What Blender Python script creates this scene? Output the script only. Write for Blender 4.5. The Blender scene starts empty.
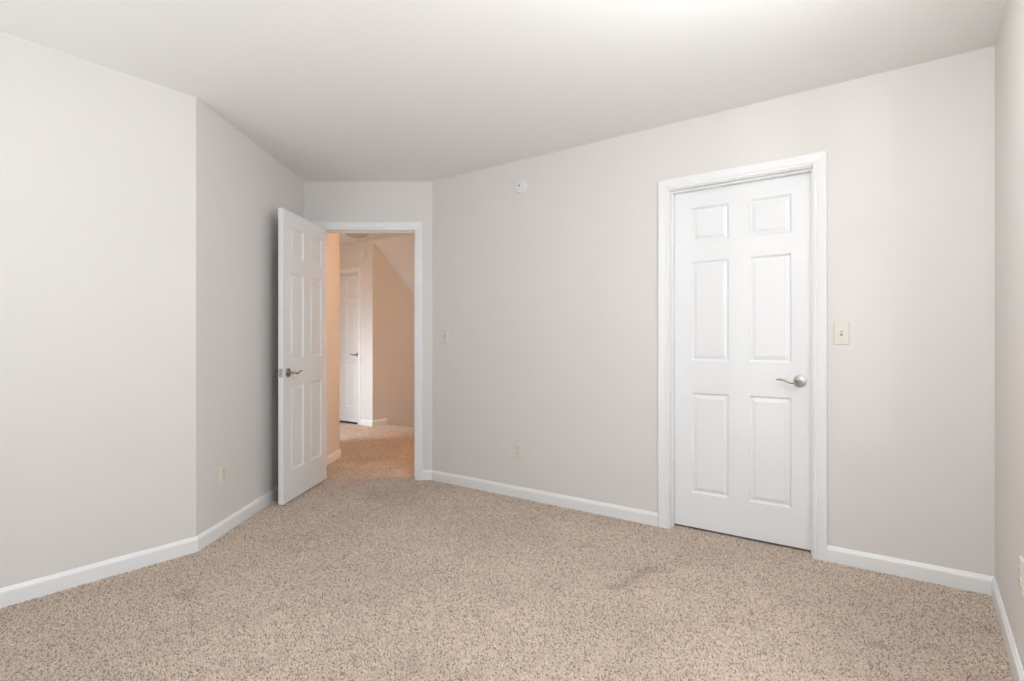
import bpy, bmesh, math
import numpy as np
from mathutils import Vector, Matrix

S = bpy.context.scene
COL = S.collection

# ------------------------------------------------------------------ camera
F_PX = 555.0
CAM_Z = 1.1176
cam_d = bpy.data.cameras.new('camera')
cam = bpy.data.objects.new('camera', cam_d)
COL.objects.link(cam)
cam.location = (0, 0, CAM_Z)
cam.rotation_euler = (math.radians(90), 0, 0)
cam_d.sensor_width = 36.0
cam_d.lens = F_PX / 1024 * 36.0
cam_d.shift_y = 2.5 / 1024
cam_d.clip_start = 0.02
S.camera = cam

# ------------------------------------------------------------------ view + world
S.view_settings.view_transform = 'Standard'
S.view_settings.look = 'None'
S.view_settings.gamma = 1.0
S.view_settings.use_curve_mapping = False
S.view_settings.exposure = 0.12

w = bpy.data.worlds.new('world')
S.world = w
w.use_nodes = True
w.node_tree.nodes['Background'].inputs['Color'].default_value = (0.80, 0.90, 1.0, 1)
w.node_tree.nodes['Background'].inputs['Strength'].default_value = 1.0

# ------------------------------------------------------------------ plan of the rooms (metres)
H = 2.44
E1 = Vector((0.803, -0.596))          # along the closet-door wall
M1 = Vector((0.596, 0.803))           # along the left / right walls, away from the rear wall
A = Vector((-1.700, 2.986)); B = Vector((-1.700, 4.545)); C = Vector((-0.653, 4.545)); D = Vector((2.147, 2.467))
F = D - M1 * 4.01
G = A - M1 * 2.135
ROOM = [A, B, C, D, F, G]
T = 0.115

HH = 2.492                             # hall ceiling
H0 = Vector((-1.70, 4.66)); H1 = Vector((-1.70, 5.47)); H2 = H1 - E1 * 2.7
HE = Vector((-1.873, 7.45)); E2 = HE - E1 * 1.45
S1 = HE + M1 * 3.0; S2 = S1 + E1 * 1.0
R0 = Vector((-0.57, 4.66)); R1 = Vector((1.25, 4.66)); R2 = Vector((1.25, 6.40))
STAIR_T = 0.242

# ------------------------------------------------------------------ lights
def area(name, p, target, sx, sy, power, col, spread=180):
    l = bpy.data.lights.new(name, 'AREA'); l.shape = 'RECTANGLE'
    l.size = sx; l.size_y = sy; l.energy = power; l.color = col; l.spread = math.radians(spread)
    o = bpy.data.objects.new(name, l); COL.objects.link(o)
    o.location = p
    o.rotation_euler = (Vector(target) - Vector(p)).to_track_quat('-Z', 'Z').to_euler()
    return o

N_RIGHT = Vector((-0.803, 0.596))     # into the room from the right wall
N_REAR = Vector((0.596, 0.803))       # into the room from the rear wall
WIN_Z0, WIN_Z1 = 0.62, 2.28
W1 = (1.245, 2.325)                   # first window, distance from D along the right wall
W2 = (2.445, 3.325)
W3 = (0.35, 1.50)                     # rear windows added for fill light, distance from F along the rear wall
W4 = (1.85, 3.00)
SKY = (0.90, 0.955, 1.0)
def window_light(name, base, direc, rng, n_in, power):
    c = base + direc * ((rng[0] + rng[1]) / 2) - n_in * 0.30
    zc = (WIN_Z0 + WIN_Z1) / 2
    area(name, (c.x, c.y, zc), (c.x + n_in.x, c.y + n_in.y, zc), rng[1] - rng[0] + 0.2, WIN_Z1 - WIN_Z0 + 0.2, power, SKY)
window_light('window_light', D, -M1, W1, N_RIGHT, 27)
window_light('window_light', D, -M1, W2, N_RIGHT, 6)
window_light('window_light', F, -E1, W3, N_REAR, 20)
def ground_fill(name, base, direc, rng, n_in, power):
    # added area light, standing in for sunlit ground, to brighten the ceiling
    c = base + direc * ((rng[0] + rng[1]) / 2) - n_in * 0.95
    area(name, (c.x, c.y, 0.15), (c.x + n_in.x, c.y + n_in.y, 0.15 + 1.0), rng[1] - rng[0] + 0.4, 1.1, power, (0.97, 0.985, 1.0))
ground_fill('ground_fill', D, -M1, W1, N_RIGHT, 14)
ground_fill('ground_fill', F, -E1, W4, N_REAR, 56)

# daylight glancing off something bright outside, low through the first window onto the closet wall
gd = Vector((0.34, 0.94, 0.081)).normalized()
gc = D - M1 * 1.72
gp = Vector((gc.x, gc.y, 1.46)) - gd * 7.0
gl_d = bpy.data.lights.new('outdoor_glint', 'SPOT'); gl_d.energy = 140; gl_d.shadow_soft_size = 0.06; gl_d.color = (1.0, 0.985, 0.96)
gl_d.spot_size = math.radians(15.5); gl_d.spot_blend = 0.05
gl_o = bpy.data.objects.new('outdoor_glint', gl_d); COL.objects.link(gl_o)
gl_o.location = gp; gl_o.rotation_euler = gd.to_track_quat('-Z', 'Z').to_euler()

FILL_GLOW = 84.0                       # strength of the added fill globe (built below)
# warm lamp over the hall and daylight from the room across the hall
hl_d = bpy.data.lights.new('hall_lamp_light', 'POINT'); hl_d.energy = 36; hl_d.shadow_soft_size = 0.12; hl_d.color = (1.0, 0.56, 0.28)
hl = bpy.data.objects.new('hall_lamp_light', hl_d); COL.objects.link(hl); hl.location = (0.20, 4.86, 2.25)
h2_d = bpy.data.lights.new('hall_side_fill', 'POINT'); h2_d.energy = 5; h2_d.shadow_soft_size = 0.10; h2_d.color = (1.0, 0.60, 0.32)  # extra warm point light, added out of view to brighten the far door wall
h2 = bpy.data.objects.new('hall_side_fill', h2_d); COL.objects.link(h2); h2.location = (-2.75, 6.75, 2.25)
hp = H1 - E1 * 1.20 - M1 * 0.9
area('hall_daylight', (hp.x, hp.y, 0.95), (hp.x + M1.x, hp.y + M1.y, 0.72), 0.85, 1.3, 8, (0.86, 0.93, 1.0), 70)

# ------------------------------------------------------------------ materials
def mat(name, col, rough=0.5, metal=0.0, spec=0.5, noise=0.0, nscale=3.0, bump=0.0, bscale=200.0):
    m = bpy.data.materials.new(name); m.use_nodes = True
    nt = m.node_tree; b = nt.nodes['Principled BSDF']
    b.inputs['Base Color'].default_value = (*col, 1)
    b.inputs['Roughness'].default_value = rough
    b.inputs['Metallic'].default_value = metal
    b.inputs['Specular IOR Level'].default_value = spec
    tc = nt.nodes.new('ShaderNodeTexCoord')
    if noise:
        n = nt.nodes.new('ShaderNodeTexNoise'); n.inputs['Scale'].default_value = nscale; n.inputs['Detail'].default_value = 3
        r = nt.nodes.new('ShaderNodeMapRange')
        r.inputs['To Min'].default_value = 1 - noise; r.inputs['To Max'].default_value = 1 + noise
        mx = nt.nodes.new('ShaderNodeVectorMath'); mx.operation = 'SCALE'
        mx.inputs[0].default_value = col
        nt.links.new(tc.outputs['Object'], n.inputs['Vector'])
        nt.links.new(n.outputs['Fac'], r.inputs['Value'])
        nt.links.new(r.outputs['Result'], mx.inputs['Scale'])
        nt.links.new(mx.outputs['Vector'], b.inputs['Base Color'])
    if bump:
        n2 = nt.nodes.new('ShaderNodeTexNoise'); n2.inputs['Scale'].default_value = bscale; n2.inputs['Detail'].default_value = 2
        bp = nt.nodes.new('ShaderNodeBump'); bp.inputs['Strength'].default_value = bump; bp.inputs['Distance'].default_value = 0.002
        nt.links.new(tc.outputs['Object'], n2.inputs['Vector'])
        nt.links.new(n2.outputs['Fac'], bp.inputs['Height'])
        nt.links.new(bp.outputs['Normal'], b.inputs['Normal'])
    return m

M_WALL = mat('greige_paint', (0.766, 0.737, 0.711), 0.62, noise=0.012, nscale=1.5, bump=0.12, bscale=160)
M_CEIL = mat('ceiling_paint', (0.905, 0.895, 0.88), 0.85, noise=0.010, nscale=1.2, bump=0.10, bscale=120)
M_TRIM = mat('white_trim_paint', (0.87, 0.875, 0.875), 0.32, noise=0.006, nscale=8)
M_DOOR = mat('white_door_paint', (0.865, 0.87, 0.875), 0.38, noise=0.006, nscale=6, bump=0.04, bscale=240)
M_NICKEL = mat('satin_nickel', (0.56, 0.52, 0.48), 0.28, metal=1.0, noise=0.03, nscale=40)
M_BEZEL = mat('greyed_ivory', (0.34, 0.32, 0.28), 0.5, noise=0.02, nscale=20)
M_NICKEL_DIM = mat('nickel_dark_reflections', (0.40, 0.345, 0.30), 0.22, metal=1.0, noise=0.04, nscale=40)  # same nickel, with dark reflections put into the base colour
M_IVORY = mat('ivory_plastic', (0.755, 0.715, 0.635), 0.35, noise=0.01, nscale=20)
M_PLASTIC = mat('white_plastic', (0.80, 0.80, 0.80), 0.4, noise=0.01, nscale=20)
M_DARK = mat('dark_slot', (0.05, 0.045, 0.04), 0.6, noise=0.05, nscale=20)
M_OPAL = mat('frosted_glass_shade', (0.62, 0.53, 0.44), 0.35, noise=0.02, nscale=12)

def glass_mat():
    m = bpy.data.materials.new('window_glass'); m.use_nodes = True
    nt = m.node_tree; nt.nodes.remove(nt.nodes['Principled BSDF'])
    tr = nt.nodes.new('ShaderNodeBsdfTransparent'); gl = nt.nodes.new('ShaderNodeBsdfGlossy'); gl.inputs['Roughness'].default_value = 0.02
    mx = nt.nodes.new('ShaderNodeMixShader'); mx.inputs['Fac'].default_value = 0.05
    nt.links.new(tr.outputs[0], mx.inputs[1]); nt.links.new(gl.outputs[0], mx.inputs[2])
    nt.links.new(mx.outputs[0], nt.nodes['Material Output'].inputs['Surface'])
    return m
M_GLASS = glass_mat()

def carpet_mat():
    m = bpy.data.materials.new('speckled_carpet'); m.use_nodes = True
    nt = m.node_tree; N = nt.nodes; L = nt.links
    b = N['Principled BSDF']; b.inputs['Roughness'].default_value = 0.95
    b.inputs['Specular IOR Level'].default_value = 0.1
    b.inputs['Sheen Weight'].default_value = 0.15
    tc = N.new('ShaderNodeTexCoord')
    P = tc.outputs['Object']
    def math_(op, a, bb=None, clamp=False):
        n = N.new('ShaderNodeMath'); n.operation = op; n.use_clamp = clamp
        for i, v in enumerate((a, bb)):
            if v is None: continue
            if isinstance(v, (int, float)): n.inputs[i].default_value = v
            else: L.new(v, n.inputs[i])
        return n.outputs[0]
    def noise(scale, detail=2, rough=0.5):
        n = N.new('ShaderNodeTexNoise'); n.inputs['Scale'].default_value = scale
        n.inputs['Detail'].default_value = detail; n.inputs['Roughness'].default_value = rough
        L.new(P, n.inputs['Vector']); return n.outputs['Fac']
    geo = N.new('ShaderNodeNewGeometry')
    # tuft colours
    ramp = N.new('ShaderNodeValToRGB'); cr = ramp.color_ramp
    cr.interpolation = 'LINEAR'
    cols = [(0.0, (0.30, 0.230, 0.175)), (0.12, (0.42, 0.328, 0.258)), (0.28, (0.575, 0.468, 0.382)), (0.60, (0.68, 0.562, 0.464)), (1.0, (0.81, 0.690, 0.585))]
    cr.elements[0].position = cols[0][0]; cr.elements[0].color = (*cols[0][1], 1)
    cr.elements[1].position = cols[-1][0]; cr.elements[1].color = (*cols[-1][1], 1)
    for p, c in cols[1:-1]:
        e = cr.elements.new(p); e.color = (*c, 1)
    fine = noise(330, 2)
    mixv = math_('ADD', math_('MULTIPLY', geo.outputs['Random Per Island'], 0.90), math_('MULTIPLY', math_('SUBTRACT', noise(75, 2), 0.42), 0.45), True)
    L.new(mixv, ramp.inputs['Fac'])
    # broad wear, footprints and stains
    wear = N.new('ShaderNodeMapRange'); L.new(noise(1.7, 4, 0.6), wear.inputs['Value'])
    wear.inputs['From Min'].default_value = 0.35; wear.inputs['From Max'].default_value = 0.68
    wear.inputs['To Min'].default_value = 0.91; wear.inputs['To Max'].default_value = 1.06
    mott = N.new('ShaderNodeMapRange'); L.new(noise(11, 3, 0.6), mott.inputs['Value'])
    mott.inputs['From Min'].default_value = 0.3; mott.inputs['From Max'].default_value = 0.7
    mott.inputs['To Min'].default_value = 0.95; mott.inputs['To Max'].default_value = 1.045
    sx = N.new('ShaderNodeSeparateXYZ'); L.new(P, sx.inputs[0])
    edge = noise(26, 3, 0.7)
    def stain(x, y, ax, ay, rot, dark):
        # elliptical smudge with a ragged border
        c, s_ = math.cos(rot), math.sin(rot)
        dx = math_('SUBTRACT', sx.outputs['X'], x); dy = math_('SUBTRACT', sx.outputs['Y'], y)
        u = math_('DIVIDE', math_('ADD', math_('MULTIPLY', dx, c), math_('MULTIPLY', dy, s_)), ax)
        v = math_('DIVIDE', math_('SUBTRACT', math_('MULTIPLY', dy, c), math_('MULTIPLY', dx, s_)), ay)
        r = math_('SQRT', math_('ADD', math_('MULTIPLY', u, u), math_('MULTIPLY', v, v)))
        r = math_('ADD', r, math_('MULTIPLY', math_('SUBTRACT', edge, 0.5), 2.2))
        mr = N.new('ShaderNodeMapRange'); mr.interpolation_type = 'SMOOTHSTEP'
        L.new(r, mr.inputs['Value'])
        mr.inputs['From Min'].default_value = 0.2; mr.inputs['From Max'].default_value = 1.35
        mr.inputs['To Min'].default_value = 1 - dark; mr.inputs['To Max'].default_value = 1.0
        return mr.outputs['Result']
    fac = math_('MULTIPLY', wear.outputs['Result'], mott.outputs['Result'])
    for st in STAINS:
        fac = math_('MULTIPLY', fac, stain(*st))
    sc = N.new('ShaderNodeVectorMath'); sc.operation = 'SCALE'
    L.new(ramp.outputs['Color'], sc.inputs[0]); L.new(fac, sc.inputs['Scale'])
    L.new(sc.outputs['Vector'], b.inputs['Base Color'])
    bp = N.new('ShaderNodeBump'); bp.inputs['Strength'].default_value = 0.4; bp.inputs['Distance'].default_value = 0.003
    L.new(fine, bp.inputs['Height']); L.new(bp.outputs['Normal'], b.inputs['Normal'])
    return m

def fl(px, py):
    d = F_PX * CAM_Z / (py - 343.0)
    return ((px - 512) / F_PX * d, d)
STAINS = []
for (px, py, ax, ay, rot, dk) in ((617, 586, .085, .050, 0.3, .17), (630, 580, .070, .035, 0.9, .14), (641, 573, .080, .036, 0.9, .15), (655, 570, .075, .045, 0.0, .15),
                                  (586, 545, .060, .040, 0.2, .10), (185, 594, .055, .050, 0.3, .16), (278, 608, .060, .040, 0.5, .12),
                                  (300, 550, .060, .035, 0.4, .12), (880, 645, .045, .035, 0.4, .13), (350, 600, .05, .03, 0.2, .08),
                                  (870, 568, .10, .05, -0.6, .08), (375, 495, .14, .16, 0.4, .09), (365, 460, .16, .20, 0.2, .12), (640, 640, .07, .04, 0.8, .07)):
    x, y = fl(px, py)
    STAINS.append((x, y, ax, ay, rot, dk * 1.45))
M_CARPET = carpet_mat()

# ------------------------------------------------------------------ helpers
def tag(o, label=None, cat=None, group=None, kind=None):
    if label: o['label'] = label
    if cat: o['category'] = cat
    if group: o['group'] = group
    if kind: o['kind'] = kind
    return o

def link(name, bm, m, parent=None, smooth=False, bevel=0.0):
    bmesh.ops.recalc_face_normals(bm, faces=bm.faces)
    me = bpy.data.meshes.new(name); bm.to_mesh(me); bm.free()
    me.materials.append(m)
    if smooth:
        for p in me.polygons: p.use_smooth = True
        try: me.set_sharp_from_angle(angle=math.radians(38))
        except Exception: pass
    o = bpy.data.objects.new(name, me); COL.objects.link(o)
    if parent is not None: o.parent = parent
    if bevel:
        bv = o.modifiers.new('bevel', 'BEVEL'); bv.width = bevel; bv.segments = 2; bv.limit_method = 'ANGLE'; bv.angle_limit = math.radians(40)
    return o

def empty(name, loc, rz=0):
    o = bpy.data.objects.new(name, None); COL.objects.link(o)
    o.location = loc; o.rotation_euler = (0, 0, rz); o.empty_display_size = 0.05
    return o

def box_bm(x0, x1, y0, y1, z0, z1, bm=None):
    bm = bm or bmesh.new()
    v = [bm.verts.new((x, y, z)) for z in (z0, z1) for y in (y0, y1) for x in (x0, x1)]
    for f in ((0, 1, 3, 2), (4, 6, 7, 5), (0, 4, 5, 1), (2, 3, 7, 6), (0, 2, 6, 4), (1, 5, 7, 3)):
        bm.faces.new([v[i] for i in f])
    return bm

def prism_bm(pts2, z0, z1):
    bm = bmesh.new()
    a = [bm.verts.new((p[0], p[1], z0)) for p in pts2]; b = [bm.verts.new((p[0], p[1], z1)) for p in pts2]
    bm.faces.new(a[::-1]); bm.faces.new(b)
    n = len(pts2)
    for i in range(n): bm.faces.new((a[i], a[(i + 1) % n], b[(i + 1) % n], b[i]))
    return bm

def lathe_bm(prof, seg=40, axis='Y'):
    """prof = (radius, along) ; revolved about the axis (-Y is out of the wall)."""
    bm = bmesh.new(); rings = []
    for r, h in prof:
        if r < 1e-6:
            rings.append([bm.verts.new((0, -h, 0) if axis == 'Y' else (0, 0, h))]); continue
        ring = []
        for k in range(seg):
            a = 2 * math.pi * k / seg
            ring.append(bm.verts.new((r * math.cos(a), -h, r * math.sin(a)) if axis == 'Y' else (r * math.cos(a), r * math.sin(a), h)))
        rings.append(ring)
    for i in range(len(rings) - 1):
        p, q = rings[i], rings[i + 1]
        for k in range(seg):
            k2 = (k + 1) % seg
            if len(p) == 1 and len(q) == 1: continue
            if len(p) == 1: bm.faces.new((p[0], q[k], q[k2]))
            elif len(q) == 1: bm.faces.new((p[k], q[0], p[k2]))
            else: bm.faces.new((p[k], q[k], q[k2], p[k2]))
    for r_ in (rings[0], rings[-1]):
        if len(r_) > 1: bm.faces.new(r_)
    return bm

def left_n(d): return Vector((-d.y, d.x))

def offset_poly(P, off):
    """offset of a clockwise polygon: off > 0 goes out of the room."""
    out = []; n = len(P)
    for i in range(n):
        d0 = (P[i] - P[i - 1]).normalized(); d1 = (P[(i + 1) % n] - P[i]).normalized()
        n0, n1 = left_n(d0), left_n(d1)
        k = off / (1 + n0.dot(n1))
        out.append(P[i] + (n0 + n1) * k)
    return out

def wall(name, P0, P1, O0, O1, zt, holes=(), z0=-0.007, label=None, thick=T):
    """mitred wall slab with rectangular holes (s0, s1, z0, z1) as one closed mesh"""
    d = (P1 - P0); Ln = d.length; d = d / Ln; n = left_n(d)
    ss = sorted({0.0, Ln} | {h[0] for h in holes} | {h[1] for h in holes})
    zs = sorted({z0, zt} | {h[2] for h in holes} | {h[3] for h in holes})
    bm = bmesh.new()
    def outer(s):
        if s == 0.0: return O0
        if s == Ln: return O1
        return P0 + d * s + n * thick
    vi, vo = {}, {}
    for i, s in enumerate(ss):
        for j, z in enumerate(zs):
            p = P0 + d * s; q = outer(s)
            vi[i, j] = bm.verts.new((p.x, p.y, z)); vo[i, j] = bm.verts.new((q.x, q.y, z))
    def solid(i, j):
        if i < 0 or j < 0 or i >= len(ss) - 1 or j >= len(zs) - 1: return False
        cs, cz = (ss[i] + ss[i + 1]) / 2, (zs[j] + zs[j + 1]) / 2
        return not any(h[0] < cs < h[1] and h[2] < cz < h[3] for h in holes)
    for i in range(len(ss) - 1):
        for j in range(len(zs) - 1):
            if not solid(i, j): continue
            bm.faces.new((vi[i, j], vi[i + 1, j], vi[i + 1, j + 1], vi[i, j + 1]))
            bm.faces.new((vo[i, j], vo[i, j + 1], vo[i + 1, j + 1], vo[i + 1, j]))
            for (di, dj, a, b) in ((-1, 0, (i, j), (i, j + 1)), (1, 0, (i + 1, j), (i + 1, j + 1)), (0, -1, (i, j), (i + 1, j)), (0, 1, (i, j + 1), (i + 1, j + 1))):
                if not solid(i + di, j + dj):
                    bm.faces.new((vi[a], vi[b], vo[b], vo[a]))
    loose = [v for v in bm.verts if not v.link_faces]
    bmesh.ops.delete(bm, geom=loose, context='VERTS')
    o = link(name, bm, M_WALL)
    return tag(o, label, 'wall', kind='structure')

def on_wall(P0, P1, s, out=0.0):
    d = (P1 - P0).normalized(); p = P0 + d * s - left_n(d) * out
    return p
def wall_rot(P0, P1):
    d = (P1 - P0).normalized(); ni = -left_n(d)          # local -Y looks along ni
    return math.atan2(ni.x, -ni.y)

# ------------------------------------------------------------------ floor, ceiling, walls of the bedroom
RO = offset_poly(ROOM, T)
LC = (D - C).length
# door openings (clear opening inside the jambs)
OP1 = (0.130, 0.902, 2.040)            # along B->C
OP2 = (1.998, 2.766, 2.037)            # along C->D
JT = 0.018                             # jamb thickness

hall_poly = [H0, H1, H2, E2, HE, HE + M1 * STAIR_T, HE + M1 * STAIR_T + E1 * 1.62, R0]
fp = [ROOM[4], ROOM[5], ROOM[0], ROOM[1], B + Vector((0, T)), H1, H2 - M1 * 1.9, H2, E2, HE, HE + M1 * STAIR_T, HE + M1 * STAIR_T + E1 * 1.62, HE + M1 * STAIR_T + E1 * 3.6, R2, R1, R0, C + Vector((0.0, T)) + Vector((0.12, 0)), D + M1 * 0.9, D]
FZ = -0.007
floor = tag(link('floor', prism_bm(fp, -0.10, FZ), M_CARPET), 'speckled beige wall to wall carpet with faint stains running into the hall', 'floor', kind='structure')

def carpet_pile():
    """the looped pile: a short leaning tuft every 7 mm over the carpet that the room shows"""
    rng = np.random.default_rng(7)
    sp = 0.0072
    X, Y = np.meshgrid(np.arange(-2.6, 2.6, sp), np.arange(0.9, 9.0, sp))
    x = (X + rng.uniform(-.45, .45, X.shape) * sp).ravel(); y = (Y + rng.uniform(-.45, .45, Y.shape) * sp).ravel()
    inside = np.zeros(x.shape, bool)
    n = len(fp)
    for a in range(n):
        x0, y0 = fp[a]; x1, y1 = fp[(a + 1) % n]
        if y0 == y1: continue
        cross = ((y0 > y) != (y1 > y)) & (x < (x1 - x0) * (y - y0) / (y1 - y0) + x0)
        inside ^= cross
    def half(P0, P1, m=0.016):                       # room side of a wall, clear of its baseboard
        d = (P1 - P0).normalized(); ni = -left_n(d)
        return (x - P0.x) * ni.x + (y - P0.y) * ni.y > m
    room = half(C, D, 0.014) & half(D, F) & ((half(G, A) | (y > A.y)) & (half(A, B) | (y < A.y))) & (y < 4.532)
    dx = (x - C.x) * dCD_.x + (y - C.y) * dCD_.y
    door2 = half(C, D, -0.085) & (dx > OP2[0] + .004) & (dx < OP2[1] - .004)
    gap1 = (y >= 4.52) & (y < 4.68) & (x > B.x + OP1[0] + .004) & (x < B.x + OP1[1] - .004)
    hall = (y >= 4.66) & (x < 1.2) & (x > np.where(y < 5.49, -1.685, -9)) & (half(E2, HE, 0.014) | half(HE, S1, 0.014))
    near = (np.abs(x) < 0.98 * y + 0.25) & (x < 1.2 * y)
    hallview = (x < 0.5) | (y < 4.66)
    keep = inside & (room & half(D, F) | door2 | gap1 | hall) & near & hallview
    x, y = x[keep], y[keep]; N_ = len(x)
    hgt = rng.uniform(.0062, .0090, N_); rad = rng.uniform(.0030, .0044, N_); ang = rng.uniform(0, 6.283, N_)
    lx = rng.normal(0, .0022, N_); ly = rng.normal(0, .0022, N_)
    V = np.zeros((N_, 9, 3), np.float32)
    for k in range(4):
        c, s_ = np.cos(ang + k * math.pi / 2), np.sin(ang + k * math.pi / 2)
        V[:, k] = np.stack([x + c * rad * .75, y + s_ * rad * .75, np.full(N_, FZ - .0005)], 1)
        V[:, 4 + k] = np.stack([x + lx * .7 + c * rad, y + ly * .7 + s_ * rad, FZ + hgt * .68], 1)
    V[:, 8] = np.stack([x + lx, y + ly, FZ + hgt], 1)
    quads = np.array([[k, (k + 1) % 4, 4 + (k + 1) % 4, 4 + k] for k in range(4)]); tris = np.array([[4 + k, 4 + (k + 1) % 4, 8] for k in range(4)])
    off = (np.arange(N_) * 9)[:, None, None]
    idx = np.concatenate([(quads[None] + off).reshape(N_, -1), (tris[None] + off).reshape(N_, -1)], 1).ravel()
    tot = np.tile(np.array([4] * 4 + [3] * 4), N_)
    me = bpy.data.meshes.new('carpet_pile')
    me.vertices.add(N_ * 9); me.vertices.foreach_set('co', V.ravel())
    me.loops.add(len(idx)); me.loops.foreach_set('vertex_index', idx.astype(np.int32))
    me.polygons.add(len(tot)); st = np.concatenate([[0], np.cumsum(tot)[:-1]])
    me.polygons.foreach_set('loop_start', st.astype(np.int32))
    me.polygons.foreach_set('use_smooth', np.ones(len(tot), bool))
    me.update(calc_edges=True); me.validate()
    me.materials.append(M_CARPET)
    o = bpy.data.objects.new('carpet_pile', me); COL.objects.link(o); o.parent = floor
    o['kind'] = 'stuff'
dCD_ = (D - C).normalized()
carpet_pile()
ceiling = tag(link('ceiling', prism_bm(RO, H, H + 0.12), M_CEIL), 'off white flat painted ceiling of the bedroom', 'ceiling', kind='structure')

wall('wall_left', G, A, RO[5], RO[0], H, label='bright greige wall filling the left edge of the picture')
wall('wall_entry_side', A, B, RO[0], RO[1], H, label='shaded greige wall behind the open door, with one outlet')
wall('wall_entry', B, C, RO[1], RO[2], H, [(OP1[0] - JT, OP1[1] + JT, FZ, OP1[2] + JT)], label='narrow greige wall around the open doorway')
wall('wall_closet', C, D, RO[2], RO[3], H, [(OP2[0] - JT, OP2[1] + JT, FZ, OP2[2] + JT)], label='long greige wall holding the closed white door')
wall('wall_right', D, F, RO[3], RO[4], H, [(W1[0], W1[1], WIN_Z0, WIN_Z1), (W2[0], W2[1], WIN_Z0, WIN_Z1)], label='shaded greige wall sliver at the right edge of the picture')
wall('wall_rear', F, G, RO[4], RO[5], H, [(W3[0], W3[1], WIN_Z0, WIN_Z1), (W4[0], W4[1], WIN_Z0, WIN_Z1)], label='greige wall with windows added behind the viewpoint')

# ------------------------------------------------------------------ baseboards
BB = [(0.0, FZ), (0.013, FZ), (0.013, 0.056), (0.0115, 0.063), (0.0075, 0.069), (0.005, 0.0745), (0.003, 0.077), (0.0, 0.078)]
def baseboard(name, P0, P1, label, mit0=None, mit1=None, z=0.0):
    """profile run along the wall P0->P1; mit = angle term so that ends meet in corners (shift per metre of offset)"""
    d = (P1 - P0).normalized(); ni = -left_n(d)
    bm = bmesh.new(); r0, r1 = [], []
    for o, h in BB:
        a = P0 + ni * o + d * ((mit0 or 0) * o); b = P1 + ni * o - d * ((mit1 or 0) * o)
        r0.append(bm.verts.new((a.x, a.y, h + z))); r1.append(bm.verts.new((b.x, b.y, h + z)))
    n = len(BB)
    for i in range(n):
        j = (i + 1) % n
        bm.faces.new((r0[i], r1[i], r1[j], r0[j]))
    bm.faces.new(r0[::-1]); bm.faces.new(r1)
    return tag(link(name, bm, M_TRIM), label, 'baseboard', kind='structure')
def mit(Pa, Pb, Pc):
    """mitre factor at Pb between two clockwise walls: inward offset k shifts the corner along the wall by k*factor"""
    d0 = (Pb - Pa).normalized(); d1 = (Pc - Pb).normalized()
    turn = math.atan2(d0.x * d1.y - d0.y * d1.x, d0.dot(d1))
    return -math.tan(turn / 2)
mA, mB, mC, mD = mit(G, A, B), mit(A, B, C), mit(B, C, D), mit(C, D, F)
mF, mG = mit(D, F, G), mit(F, G, A)
dBC = (C - B).normalized(); dCD = (D - C).normalized()
CW = 0.063
baseboard('baseboard_left', G, A, 'white baseboard along the bright left wall', mG, mA)
baseboard('baseboard_entry_side', A, B, 'white baseboard running behind the open door', mA, mB)
baseboard('baseboard_entry_hinge', B, B + dBC * (OP1[0] - 0.005 - CW), 'short white baseboard behind the hinge side of the open doorway', mB, 0)
baseboard('baseboard_entry_latch', B + dBC * (OP1[1] + 0.005 + CW), C, 'very short white baseboard right of the open doorway', 0, mC)
baseboard('baseboard_closet', C, C + dCD * (OP2[0] - 0.005 - CW), 'long white baseboard between the open doorway and the closed door', mC, 0)
baseboard('baseboard_corner', C + dCD * (OP2[1] + 0.005 + CW), D, 'white baseboard right of the closed door', 0, mD)
baseboard('baseboard_right', D, F, 'white baseboard along the right edge wall', mD, mF)
baseboard('baseboard_rear', F, G, 'white baseboard along the wall behind the viewpoint', mF, mG)

# ------------------------------------------------------------------ door casings, jambs, stops
CAS = [(0.0, 0.0), (0.0, 0.0085), (0.003, 0.0105), (0.012, 0.0110), (0.0155, 0.0085), (0.019, 0.0125), (0.030, 0.0145), (0.050, 0.0175), (0.057, 0.0180), (0.061, 0.0165), (CW, 0.0135), (CW, 0.0)]
def local_frame(P0, P1):
    d = (P1 - P0).normalized(); ni = -left_n(d)
    return lambda s, out, z: (P0.x + d.x * s + ni.x * out, P0.y + d.y * s + ni.y * out, z)
def casing_bm(fr, s0, s1, h, side=1, depth=0.0, cw=1.0):
    bm = bmesh.new(); rows = []
    for u, t in CAS:
        u *= cw
        o = (t + depth) * side
        rows.append([bm.verts.new(fr(*p)) for p in ((s0 - u, o, FZ), (s0 - u, o, h + u), (s1 + u, o, h + u), (s1 + u, o, FZ))])
    n = len(rows)
    for i in range(n):
        j = (i + 1) % n
        for k in range(3): bm.faces.new((rows[i][k], rows[i][k + 1], rows[j][k + 1], rows[j][k]))
    bm.faces.new([r[0] for r in rows]); bm.faces.new([r[3] for r in rows][::-1])
    return bm
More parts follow.
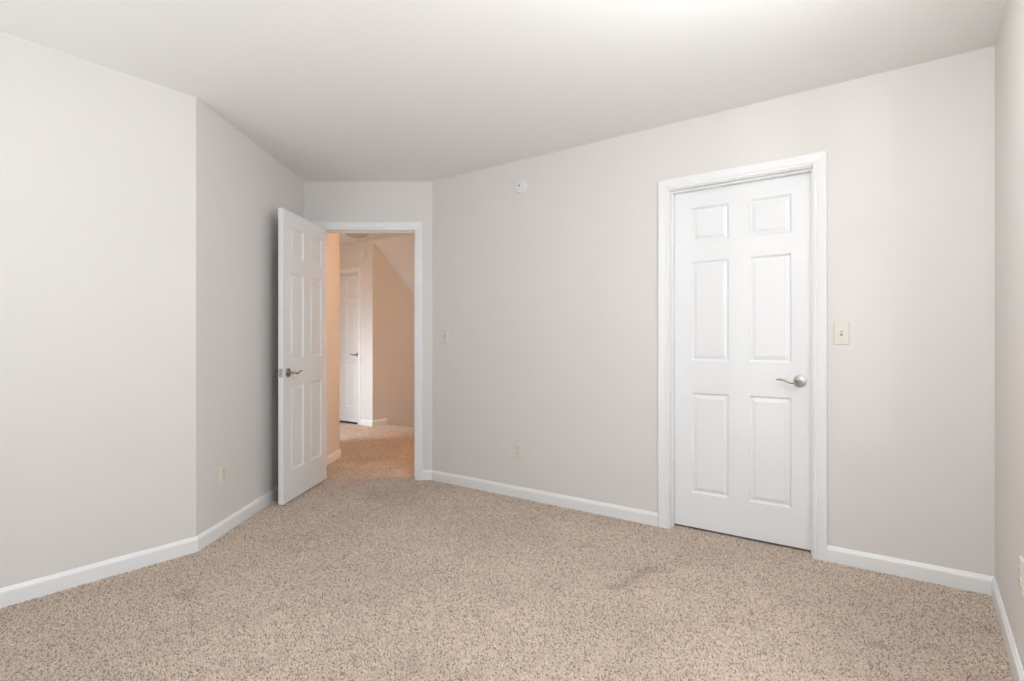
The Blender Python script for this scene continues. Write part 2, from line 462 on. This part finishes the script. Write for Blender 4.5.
def u_bm(fr, s0, s1, h, th, o0, o1):
    """U-shaped board lining an opening: inner faces at s0, s1, h; thickness th outwards; between depths o0 and o1"""
    bm = bmesh.new()
    inn = [(s0, FZ), (s0, h), (s1, h), (s1, FZ)]; out = [(s0 - th, FZ), (s0 - th, h + th), (s1 + th, h + th), (s1 + th, FZ)]
    V = {}
    for nm, pts in (('i', inn), ('o', out)):
        for k, (s, z) in enumerate(pts):
            for q, o in ((0, o0), (1, o1)): V[nm, k, q] = bm.verts.new(fr(s, o, z))
    for k in range(3):
        for q in (0, 1): bm.faces.new((V['i', k, q], V['i', k + 1, q], V['o', k + 1, q], V['o', k, q]))
        for nm in 'io': bm.faces.new((V[nm, k, 0], V[nm, k + 1, 0], V[nm, k + 1, 1], V[nm, k, 1]))
    for k in (0, 3): bm.faces.new((V['i', k, 0], V['i', k, 1], V['o', k, 1], V['o', k, 0]))
    return bm

def doorway(name, P0, P1, op, label, stop_rng, thick=T, far_casing=True, cw=1.0):
    fr = local_frame(P0, P1); s0, s1, h = op
    c = tag(link(name, casing_bm(fr, s0 - 0.005, s1 + 0.005, h + 0.005, cw=cw), M_TRIM, smooth=False), label, 'door frame', kind='structure')
    j = link('jamb', u_bm(fr, s0, s1, h, JT - 0.0005, -thick, 0.0), M_TRIM, c)
    st = link('stop', u_bm(fr, s0 + 0.011, s1 - 0.011, h - 0.011, 0.011, -stop_rng[1], -stop_rng[0]), M_TRIM, c, bevel=0.003)
    if far_casing:
        link('casing', casing_bm(fr, s0 - 0.005, s1 + 0.005, h + 0.005, side=-1, depth=thick), M_TRIM, c)
    return c, j, fr
trim1, jamb1, fr1 = doorway('trim_1', B, C, OP1, 'white casing and jamb around the open doorway', (0.040, 0.075))
trim2, jamb2, fr2 = doorway('trim_2', C, D, OP2, 'wide white casing around the closed door', (0.026, 0.061))

# strike plate on the latch side jamb of the open doorway
bm = bmesh.new()
vs = [fr1(OP1[1] - o, -dpt, z) for z in (0.885, 0.942) for dpt in (0.001, 0.032) for o in (-0.0002, 0.0015)]
v = [bm.verts.new(p) for p in vs]
for f in ((0, 1, 3, 2), (4, 6, 7, 5), (0, 4, 5, 1), (2, 3, 7, 6), (0, 2, 6, 4), (1, 5, 7, 3)): bm.faces.new([v[i] for i in f])
tag(link('strike_plate', bm, M_NICKEL, jamb1), 'metal strike plate')

# ------------------------------------------------------------------ six-panel doors
def door_bm(wd, ht, th):
    """local: x 0..wd from the hinge edge, y 0..th, z 0..ht; both faces panelled"""
    st = wd * 0.141; mu = wd * 0.146
    pw = (wd - 2 * st - mu) / 2
    xs = [0, st, st + pw, st + pw + mu, wd - st, wd]
    k = ht / 2.02
    zs = [0, 0.207 * k, 0.808 * k, 0.998 * k, 1.594 * k, 1.707 * k, 1.916 * k, ht]
    bm = bmesh.new()
    def face(y, sgn):
        V = [[bm.verts.new((x, y, z)) for z in zs] for x in xs]
        for i in range(5):
            for j in range(7):
                q = (V[i][j], V[i + 1][j], V[i + 1][j + 1], V[i][j + 1])
                if i in (1, 3) and j in (1, 3, 5):
                    prev = list(q)
                    x0, x1, z0, z1 = xs[i], xs[i + 1], zs[j], zs[j + 1]
                    for ins, dep in ((0.003, 0.0030), (0.010, 0.0105), (0.0140, 0.0105), (0.0300, 0.0050), (0.0330, 0.0025), (0.0350, 0.0022)):
                        ring = [bm.verts.new((x, y + sgn * dep, z)) for x, z in ((x0 + ins, z0 + ins), (x1 - ins, z0 + ins), (x1 - ins, z1 - ins), (x0 + ins, z1 - ins))]
                        for a in range(4): bm.faces.new((prev[a], prev[(a + 1) % 4], ring[(a + 1) % 4], ring[a]))
                        prev = ring
                    bm.faces.new(prev)
                else:
                    bm.faces.new(q)
        return V
    V0 = face(0.0, 1); V1 = face(th, -1)
    for i in range(5):
        for j in (0, 7): bm.faces.new((V0[i][j], V0[i + 1][j], V1[i + 1][j], V1[i][j]))
    for j in range(7):
        for i in (0, 5): bm.faces.new((V0[i][j], V0[i][j + 1], V1[i][j + 1], V1[i][j]))
    return bm

def sweep_bm(path, seg=14):
    """path: list of (point, half width, half height, side vector, up vector)"""
    bm = bmesh.new(); rings = []
    for p, a, b, sv, uv in path:
        rings.append([bm.verts.new(Vector(p) + Vector(sv) * (a * math.cos(2 * math.pi * k / seg)) + Vector(uv) * (b * math.sin(2 * math.pi * k / seg))) for k in range(seg)])
    for i in range(len(rings) - 1):
        for k in range(seg):
            k2 = (k + 1) % seg
            bm.faces.new((rings[i][k], rings[i][k2], rings[i + 1][k2], rings[i + 1][k]))
    bm.faces.new(rings[0][::-1]); bm.faces.new(rings[-1])
    return bm

def lever(parent, x, y, z, face, towards, M_NICKEL=M_NICKEL):
    """lever handle on the face at y; face = -1 looks along -y, +1 along +y; towards = -1/+1: lever runs along -x / +x"""
    prof = [(0.0, 0.0), (0.0325, 0.0), (0.0325, 0.0045), (0.0305, 0.0075), (0.0285, 0.0080), (0.0270, 0.0070), (0.020, 0.0085), (0.0125, 0.0095), (0.0115, 0.014), (0.0, 0.014)]
    bm = lathe_bm(prof, 36)
    if face > 0: bmesh.ops.transform(bm, matrix=Matrix.Rotation(math.pi, 4, 'Z'), verts=bm.verts)
    bmesh.ops.translate(bm, vec=(x, y, z), verts=bm.verts)
    ro = link('handle_rosette', bm, M_NICKEL, parent, smooth=True)
    f = face; t = towards
    path = []
    for o in (0.010, 0.024, 0.038): path.append(((x, y + f * o, z), 0.0088, 0.0088, (1, 0, 0), (0, 0, 1)))
    path.append(((x + t * 0.002, y + f * 0.047, z), 0.0092, 0.0090, (0.8, f * 0.5 * -t, 0), (0, 0, 1)))
    path.append(((x + t * 0.008, y + f * 0.054, z - 0.0005), 0.0085, 0.0088, (0.45, f * 0.9 * -t, 0), (0, 0, 1)))
    n = 16
    for i in range(1, n + 1):
        q = i / n
        L_ = 0.008 + q * 0.100
        dz = -0.006 * math.sin(min(1, q / 0.45) * math.pi) if q < 0.45 else 0.009 * math.sin((q - 0.45) / 0.55 * math.pi * 0.80)
        hh = 0.0085 - 0.0042 * q
        if i == n: hh *= 0.5
        path.append(((x + t * L_, y + f * (0.055 + 0.003 * math.sin(q * math.pi)), z + dz), 0.0065 - 0.002 * q, hh, (0, 1, 0), (0, 0, 1)))
    h = link('lever', sweep_bm(path), M_NICKEL, ro, smooth=True)
    return ro

def door(name, loc, rz, wd, ht, th, label, z0=0.012, latch_z=0.912, faces=(-1, 1), latch=True, metal=M_NICKEL):
    o = link(name, door_bm(wd, ht, th), M_DOOR)
    o.location = (loc[0], loc[1], z0); o.rotation_euler = (0, 0, rz)
    tag(o, label, 'door', kind='structure')
    for f in faces:
        lever(o, wd - 0.066, 0.0 if f < 0 else th, latch_z - z0, f, -1, metal)
    if latch:
        pl = link('latch_plate', box_bm(wd - 0.0005, wd + 0.0012, th / 2 - 0.0125, th / 2 + 0.0125, latch_z - z0 - 0.0285, latch_z - z0 + 0.0285), M_NICKEL, o)
        link('latch_bolt', box_bm(wd + 0.001, wd + 0.011, th / 2 - 0.007, th / 2 + 0.006, latch_z - z0 - 0.007, latch_z - z0 + 0.007), M_NICKEL, pl, bevel=0.002)
    return o

# closed closet door: hinges at its left edge, far side of the wall
p2 = on_wall(C, D, OP2[0] + 0.003, -0.064)
door('door_2', p2, math.atan2(dCD.y, dCD.x), OP2[1] - OP2[0] - 0.006, 2.020, 0.035, 'closed white six panel door in the long wall, lever on its right', faces=(-1, 1), latch=False)
# open entry door: its hall face (local +y) is turned to the right
hinge = Vector((B.x + OP1[0] + 0.056, 4.540)); lead = Vector((-1.562, 3.790))
dd = (lead - hinge).normalized()
wd1 = (lead - hinge).length
th1 = 0.035
# local x runs hinge -> lead ; local +y = left normal of that direction
rz = math.atan2(dd.y, dd.x); ln = left_n(dd)                # ln points to +x (towards the doorway)
org = hinge - ln * th1
door('door_1', org, rz, wd1, 2.030, th1, 'white six panel door standing open in front of the shaded wall', metal=M_NICKEL_DIM)

# ------------------------------------------------------------------ outlets, switches, detectors
def rr_bm(w_, h_, r, y0, y1, seg=6, inset=0.0):
    """rounded rectangle plate in XZ, from y0 (wall) out to y1; front edge inset"""
    bm = bmesh.new()
    def ring(w2, h2, rr, y):
        pts = []
        for cx, cz, a0 in ((w2 - rr, h2 - rr, 0), (-w2 + rr, h2 - rr, 90), (-w2 + rr, -h2 + rr, 180), (w2 - rr, -h2 + rr, 270)):
            for k in range(seg + 1):
                a = math.radians(a0 + 90 * k / seg); pts.append((cx + rr * math.cos(a), cz + rr * math.sin(a)))
        return [bm.verts.new((x, y, z)) for x, z in pts]
    a = ring(w_ / 2, h_ / 2, r, y0); c = ring(w_ / 2, h_ / 2, r, y0 + (y1 - y0) * 0.35)
    b = ring(w_ / 2 - inset, h_ / 2 - inset, max(r - inset * 0.5, 0.0008), y1)
    n = len(a)
    for p, q in ((a, c), (c, b)):
        for k in range(n): bm.faces.new((p[k], p[(k + 1) % n], q[(k + 1) % n], q[k]))
    bm.faces.new(a); bm.faces.new(b)
    return bm
def shift(bm, v):
    bmesh.ops.translate(bm, vec=v, verts=bm.verts); return bm
def make_outlet():
    r = empty('wall_outlet', (0, 0, 0))
    link('cover_plate', rr_bm(0.071, 0.116, 0.004, 0.0, -0.006, inset=0.004), M_IVORY, r)
    for sz in (1, -1):
        rc = link('receptacle', shift(rr_bm(0.034, 0.029, 0.012, -0.0055, -0.0085, inset=0.0008), (0, 0, sz * 0.0195)), M_IVORY, r)
        for sx_, hh in ((-0.0065, 0.0045), (0.0065, 0.0038)):
            link('slot', box_bm(sx_ - 0.0012, sx_ + 0.0012, -0.0088, -0.0075, sz * 0.0195 + 0.003 - hh, sz * 0.0195 + 0.003 + hh), M_DARK, rc)
        link('ground_hole', shift(lathe_bm([(0.0, 0.0075), (0.0024, 0.0075), (0.0024, 0.0088), (0.0, 0.0088)], 14), (0, 0, sz * 0.0195 - 0.0075)), M_DARK, rc)
    link('screw', lathe_bm([(0.0, 0.0055), (0.0032, 0.0055), (0.0030, 0.0068), (0.0, 0.0072)], 16), M_IVORY, r)
    return r
def make_switch():
    r = empty('light_switch', (0, 0, 0))
    link('cover_plate', rr_bm(0.071, 0.116, 0.004, 0.0, -0.006, inset=0.004), M_IVORY, r)
    link('toggle_bezel', rr_bm(0.0115, 0.0255, 0.0015, -0.0055, -0.0068), M_BEZEL, r)
    bm = bmesh.new()
    pts = [(-0.0055, 0.0075), (-0.0055, -0.0095), (-0.0175, -0.0010), (-0.0180, 0.0052)]
    a = [bm.verts.new((-0.0042, y, z)) for y, z in pts]; b = [bm.verts.new((0.0042, y, z)) for y, z in pts]
    bm.faces.new(a); bm.faces.new(b[::-1])
    for k in range(4): bm.faces.new((a[k], a[(k + 1) % 4], b[(k + 1) % 4], b[k]))
    link('toggle', bm, M_IVORY, r, bevel=0.0012)
    for sz in (1, -1):
        link('screw', shift(lathe_bm([(0.0, 0.0055), (0.0032, 0.0055), (0.0030, 0.0068), (0.0, 0.0072)], 16), (0, 0, sz * 0.030)), M_IVORY, r)
    return r
def copy_tree(o, parent=None):
    c = o.copy(); COL.objects.link(c)
    if parent is not None: c.parent = parent
    for ch in list(o.children): copy_tree(ch, c)
    return c
def put(o, P0, P1, s, z, label, cat, group=None, out=0.0):
    p = on_wall(P0, P1, s, out); o.location = (p.x, p.y, z); o.rotation_euler = (0, 0, wall_rot(P0, P1))
    tag(o, label, cat, group)
outlet = make_outlet()
outs = [(A, B, 3.259 - A.y, 0.345, 'ivory outlet low on the shaded wall left of the open door'),
        (C, D, 0.870, 0.341, 'ivory outlet low on the long wall between the two doors'),
        (D, F, 0.868, 0.372, 'ivory outlet cut off by the right edge, above its baseboard')]
for i, (p, q, s, z, lb) in enumerate(outs):
    o = outlet if i == 0 else copy_tree(outlet)
    put(o, p, q, s, z, lb, 'outlet', 'wall outlets')
switch = make_switch()
for i, (s, z, lb) in enumerate(((0.143, 1.172, 'ivory toggle switch on the wall just right of the open doorway'), (2.897, 1.166, 'ivory toggle switch right of the closed door casing'))):
    o = switch if i == 0 else copy_tree(switch)
    put(o, C, D, s, z, lb, 'light switch', 'light switches')

def detector(R, dep, label, P0, P1, s, z, group, hole=True):
    r = empty('smoke_detector', (0, 0, 0))
    link('base', lathe_bm([(0.0, 0.0), (R, 0.0), (R, dep * 0.30), (R * 0.96, dep * 0.36), (0.0, dep * 0.36)], 48), M_PLASTIC, r, smooth=True)
    link('cover', lathe_bm([(0.0, dep * 0.34), (R * 0.90, dep * 0.34), (R * 0.93, dep * 0.55), (R * 0.84, dep * 0.86), (R * 0.66, dep * 0.95), (R * 0.62, dep * 0.90), (R * 0.56, dep * 0.90), (R * 0.52, dep * 0.97), (R * 0.3, dep), (0.0, dep)], 48), M_PLASTIC, r, smooth=True)
    if hole: bt = link('sensor_hole', shift(lathe_bm([(0.0, dep * 0.98), (R * 0.13, dep * 0.98), (R * 0.12, dep * 1.03), (0.0, dep * 1.03)], 20), (-R * 0.12, 0, R * 0.14)), M_DARK, r, smooth=True)
    put(r, P0, P1, s, z, label, 'smoke detector', group)
    return r
detector(0.051, 0.020, 'small round white detector high on the long bedroom wall', C, D, 0.898, 2.245, 'round detectors')

# ------------------------------------------------------------------ the hall beyond the doorway
def slab_wall(name, P0, P1, z0, zt, label, holes=(), e0=0.0, e1=0.0, thick=0.10):
    d = (P1 - P0).normalized(); n = left_n(d)
    return wall(name, P0, P1, P0 + n * thick + d * e0, P1 + n * thick + d * e1, zt, holes, z0=z0, label=label, thick=thick)
dl = (H2 - H1).normalized()
HD = (0.78, 1.62, 2.04)                 # doorway of the room across, along H1->H2
slab_wall('wall_hall_left', H0, H1, -0.007, HH, 'warm orange lit hall wall seen just past the open door', e1=-0.0503)
slab_wall('wall_hall_corner', H1, H2, -0.007, HH, 'hall wall turning left out of sight', [(HD[0], HD[1], FZ, HD[2])], e0=0.0503)
slab_wall('wall_hall_end', H2, E2, -0.007, HH, 'far left end wall of the hall')
dD = (HE - E2).normalized(); LD = (HE - E2).length
OP3 = (LD - 0.305 - 0.765, LD - 0.305, 2.082)
slab_wall('wall_hall_far', E2, HE, -0.007, HH, 'far hall wall holding the second white door', [(OP3[0] - JT, OP3[1] + JT, FZ, OP3[2] + JT)], e0=-0.0, e1=-0.10)
slab_wall('wall_stair', HE, S1, -1.9, HH, 'brown shaded wall beside the stairs under the sloped ceiling', e0=0.10)
slab_wall('wall_stair_end', S1, S2, -1.9, HH, 'wall at the bottom of the stairs')
slab_wall('wall_hall_right', S2, R2, -1.9, HH, 'right side wall of the stairs')
slab_wall('wall_hall_alcove', R2, R1, -0.1, HH, 'right end wall of the hall')
slab_wall('wall_hall_near', R1, R0, -0.1, HH, 'hall wall behind the closet')
# flat and sloped ceilings
fc = [H0, H1, H2, E2, HE, HE + E1 * 3.9, R1 + Vector((0.05, 0)), R0]
tag(link('ceiling_hall', prism_bm(fc, HH, HH + 0.08), M_CEIL), 'flat hall ceiling seen at the top of the doorway', 'ceiling', kind='structure')
bm = bmesh.new()
def sl(t, e, dz):
    p = HE + M1 * t + E1 * e; return bm.verts.new((p.x, p.y, HH - 0.922 * t + dz))
q = [sl(0, 0, 0), sl(0, 3.9, 0), sl(2.4, 3.9, 0), sl(2.4, 0, 0)]; r = [sl(0, 0, .1), sl(0, 3.9, .1), sl(2.4, 3.9, .1), sl(2.4, 0, .1)]
bm.faces.new(q); bm.faces.new(r[::-1])
for k in range(4): bm.faces.new((q[k], q[(k + 1) % 4], r[(k + 1) % 4], r[k]))
tag(link('ceiling_slope', bm, M_CEIL), 'sloped ceiling dropping over the stairs', 'ceiling', kind='structure')
# carpeted stairs going down
bm = bmesh.new()
prof = [(STAIR_T, -0.10)]
for k in range(8):
    prof += [(STAIR_T + 0.254 * k, -0.19 * (k + 1)), (STAIR_T + 0.254 * (k + 1), -0.19 * (k + 1))]
prof[0] = (STAIR_T, -0.101)
prof += [(STAIR_T + 0.254 * 8, -1.85), (STAIR_T, -1.85)]
va, vb = [], []
for t, z in prof:
    p = HE + M1 * t + E1 * 0.002; p2_ = HE + M1 * t + E1 * 3.0
    va.append(bm.verts.new((p.x, p.y, z))); vb.append(bm.verts.new((p2_.x, p2_.y, z)))
bm.faces.new(va); bm.faces.new(vb[::-1])
for k in range(len(va)): bm.faces.new((va[k], va[(k + 1) % len(va)], vb[(k + 1) % len(va)], vb[k]))
tag(link('floor_stairs', bm, M_CARPET), 'carpeted stairs going down beyond the hall', 'stairs', kind='structure')

def shell(name, P0, P1, s0, s1, d0, d1, zt, label):
    # closed dark space behind a shut door: four sides and a lid, open towards the door
    fr = local_frame(P0, P1); bm = bmesh.new()
    k = [(s0, d0), (s0, d1), (s1, d1), (s1, d0)]
    lo = [bm.verts.new(fr(a, -b, -0.09)) for a, b in k]; hi = [bm.verts.new(fr(a, -b, zt)) for a, b in k]
    for i in range(3): bm.faces.new((lo[i], lo[i + 1], hi[i + 1], hi[i]))
    bm.faces.new(hi); bm.faces.new(lo)
    o = link(name, bm, M_WALL); sd = o.modifiers.new('thickness', 'SOLIDIFY'); sd.thickness = 0.02; sd.offset = -1
    return tag(o, label, 'wall', kind='structure')
shell('wall_closet_inside', C, D, 1.75, 3.0, T + 0.001, 0.55, 2.2, 'inside of the closet behind the closed door')
shell('wall_far_room', E2, HE, OP3[0] - 0.15, OP3[1] + 0.12, 0.101, 0.6, 2.2, 'dark room behind the far hall door')
mH1 = mit(H0, H1, H2); mHE = mit(E2, HE, S1)
baseboard('baseboard_hall_left', H0, H1, 'short white baseboard under the orange lit hall wall', 0, mH1)
baseboard('baseboard_hall_corner', H1, H1 + dl * (HD[0] - 0.0), 'baseboard on the hall wall turning left', mH1, 0)
baseboard('baseboard_hall_far', E2 + dD * (OP3[1] + 0.005 + CW), HE, 'tiny white baseboard between hall door and wall corner', 0, mHE)
baseboard('baseboard_stair', HE, HE + M1 * STAIR_T, 'short baseboard ending at the top of the stairs', mHE, 0)
trim3, jamb3, fr3 = doorway('trim_3', E2, HE, OP3, 'white casing around the far hall door', (0.020, 0.050), thick=0.10, far_casing=False)
p3 = on_wall(E2, HE, OP3[0] + 0.003, -0.052)
door('door_3', p3, math.atan2(dD.y, dD.x), OP3[1] - OP3[0] - 0.006, 2.060, 0.035, 'far white panel door seen through the doorway', latch_z=0.955, faces=(-1,), latch=False, metal=M_NICKEL_DIM)
detector(0.074, 0.040, 'larger round white detector above the far hall door', E2, HE, LD - 0.196, 2.323, 'round detectors', hole=False)

# flush ceiling lamp in the hall
lamp = empty('ceiling_lamp', (-1.87, 6.70, HH))
tag(lamp, 'unlit round flush ceiling lamp in the hall, at the doorway top', 'ceiling lamp')
link('lamp_base', lathe_bm([(0.0, 0.0), (0.165, 0.0), (0.168, -0.012), (0.160, -0.024), (0.0, -0.024)], 48, 'Z'), M_NICKEL, lamp, smooth=True)
dome = [(0.0, -0.020), (0.155, -0.020)] + [(0.155 * math.cos(a), -0.022 - 0.085 * math.sin(a)) for a in [math.radians(x) for x in (10, 20, 30, 40, 50, 60, 70, 80)]] + [(0.0, -0.107)]
link('glass_shade', lathe_bm(dome, 48, 'Z'), M_OPAL, lamp, smooth=True)

# glowing globe added as fill light, above the top edge of the picture
M_GLOW = bpy.data.materials.new('fill_globe_glow'); M_GLOW.use_nodes = True
pb = M_GLOW.node_tree.nodes['Principled BSDF']; pb.inputs['Base Color'].default_value = (0.9, 0.88, 0.84, 1)
pb.inputs['Emission Color'].default_value = (1.0, 0.98, 0.965, 1); pb.inputs['Emission Strength'].default_value = FILL_GLOW
gl = empty('fill_globe', (0.60, 1.20, H))
tag(gl, 'unseen glowing globe added as fill light under the bedroom ceiling', 'ceiling lamp')
link('canopy', lathe_bm([(0.0, 0.0), (0.065, 0.0), (0.060, -0.016), (0.012, -0.024), (0.0, -0.024)], 32, 'Z'), M_NICKEL, gl, smooth=True)
link('stem', lathe_bm([(0.0, -0.022), (0.009, -0.022), (0.009, -0.29), (0.0, -0.29)], 16, 'Z'), M_NICKEL, gl, smooth=True)
link('glow_sphere', lathe_bm([(0.0, -0.28)] + [(0.10 * math.sin(a), -0.38 + 0.10 * math.cos(a)) for a in [math.radians(x) for x in range(10, 180, 10)]] + [(0.0, -0.48)], 32, 'Z'), M_GLOW, gl, smooth=True)

# ------------------------------------------------------------------ windows (out of frame, they let the daylight in)
def window(name, P0, P1, rng, label):
    fr = local_frame(P0, P1); s0, s1 = rng; z0, z1 = WIN_Z0, WIN_Z1
    def ring(a0, a1, b0, b1, t, o0, o1):
        bm = bmesh.new()
        inn = [(a0 + t, b0 + t), (a1 - t, b0 + t), (a1 - t, b1 - t), (a0 + t, b1 - t)]; out = [(a0, b0), (a1, b0), (a1, b1), (a0, b1)]
        V = {(n_, k, q_): bm.verts.new(fr(p[0], o, p[1])) for n_, pts in (('i', inn), ('o', out)) for k, p in enumerate(pts) for q_, o in ((0, o0), (1, o1))}
        for k in range(4):
            k2 = (k + 1) % 4
            for q_ in (0, 1): bm.faces.new((V['i', k, q_], V['i', k2, q_], V['o', k2, q_], V['o', k, q_]))
            for n_ in 'io': bm.faces.new((V[n_, k, 0], V[n_, k2, 0], V[n_, k2, 1], V[n_, k, 1]))
        return bm
    def pane(a0, a1, b0, b1, o0, o1):
        bm = bmesh.new()
        v = [bm.verts.new(fr(s, o, z)) for z in (b0, b1) for o in (o0, o1) for s in (a0, a1)]
        for f in ((0, 1, 3, 2), (4, 6, 7, 5), (0, 4, 5, 1), (2, 3, 7, 6), (0, 2, 6, 4), (1, 5, 7, 3)): bm.faces.new([v[i] for i in f])
        return bm
    zm = 1.50; t = 0.018
    fo = tag(link(name, ring(s0 + .0005, s1 - .0005, z0 + .0005, z1 - .0005, t, -T, 0.0), M_TRIM), label, 'window', kind='structure')
    link('casing', ring(s0 - 0.058, s1 + 0.058, z0 - 0.058, z1 + 0.058, 0.060, 0.0005, 0.016), M_TRIM, fo)
    for (b0, b1, o0) in ((z0 + t, zm, -0.058), (zm, z1 - t, -0.092)):
        sash = link('sash', ring(s0 + t + .0005, s1 - t - .0005, b0 + .0005, b1 - .0005, 0.045, o0, o0 + 0.030), M_TRIM, fo)
        bm = bmesh.new()
        a0, a1 = s0 + t + 0.045, s1 - t - 0.045; c0, c1 = b0 + 0.045, b1 - 0.045
        link('pane', pane(a0, a1, c0, c1, o0 + 0.013, o0 + 0.017), M_GLASS, sash)
window('window_1', D, F, W1, 'double hung window just past the right edge of the picture')
window('window_2', D, F, W2, 'second double hung window on the right wall')
window('window_3', F, G, W3, 'right double hung window added behind the viewpoint for fill light')
window('window_4', F, G, W4, 'left double hung window added behind the viewpoint for fill light')
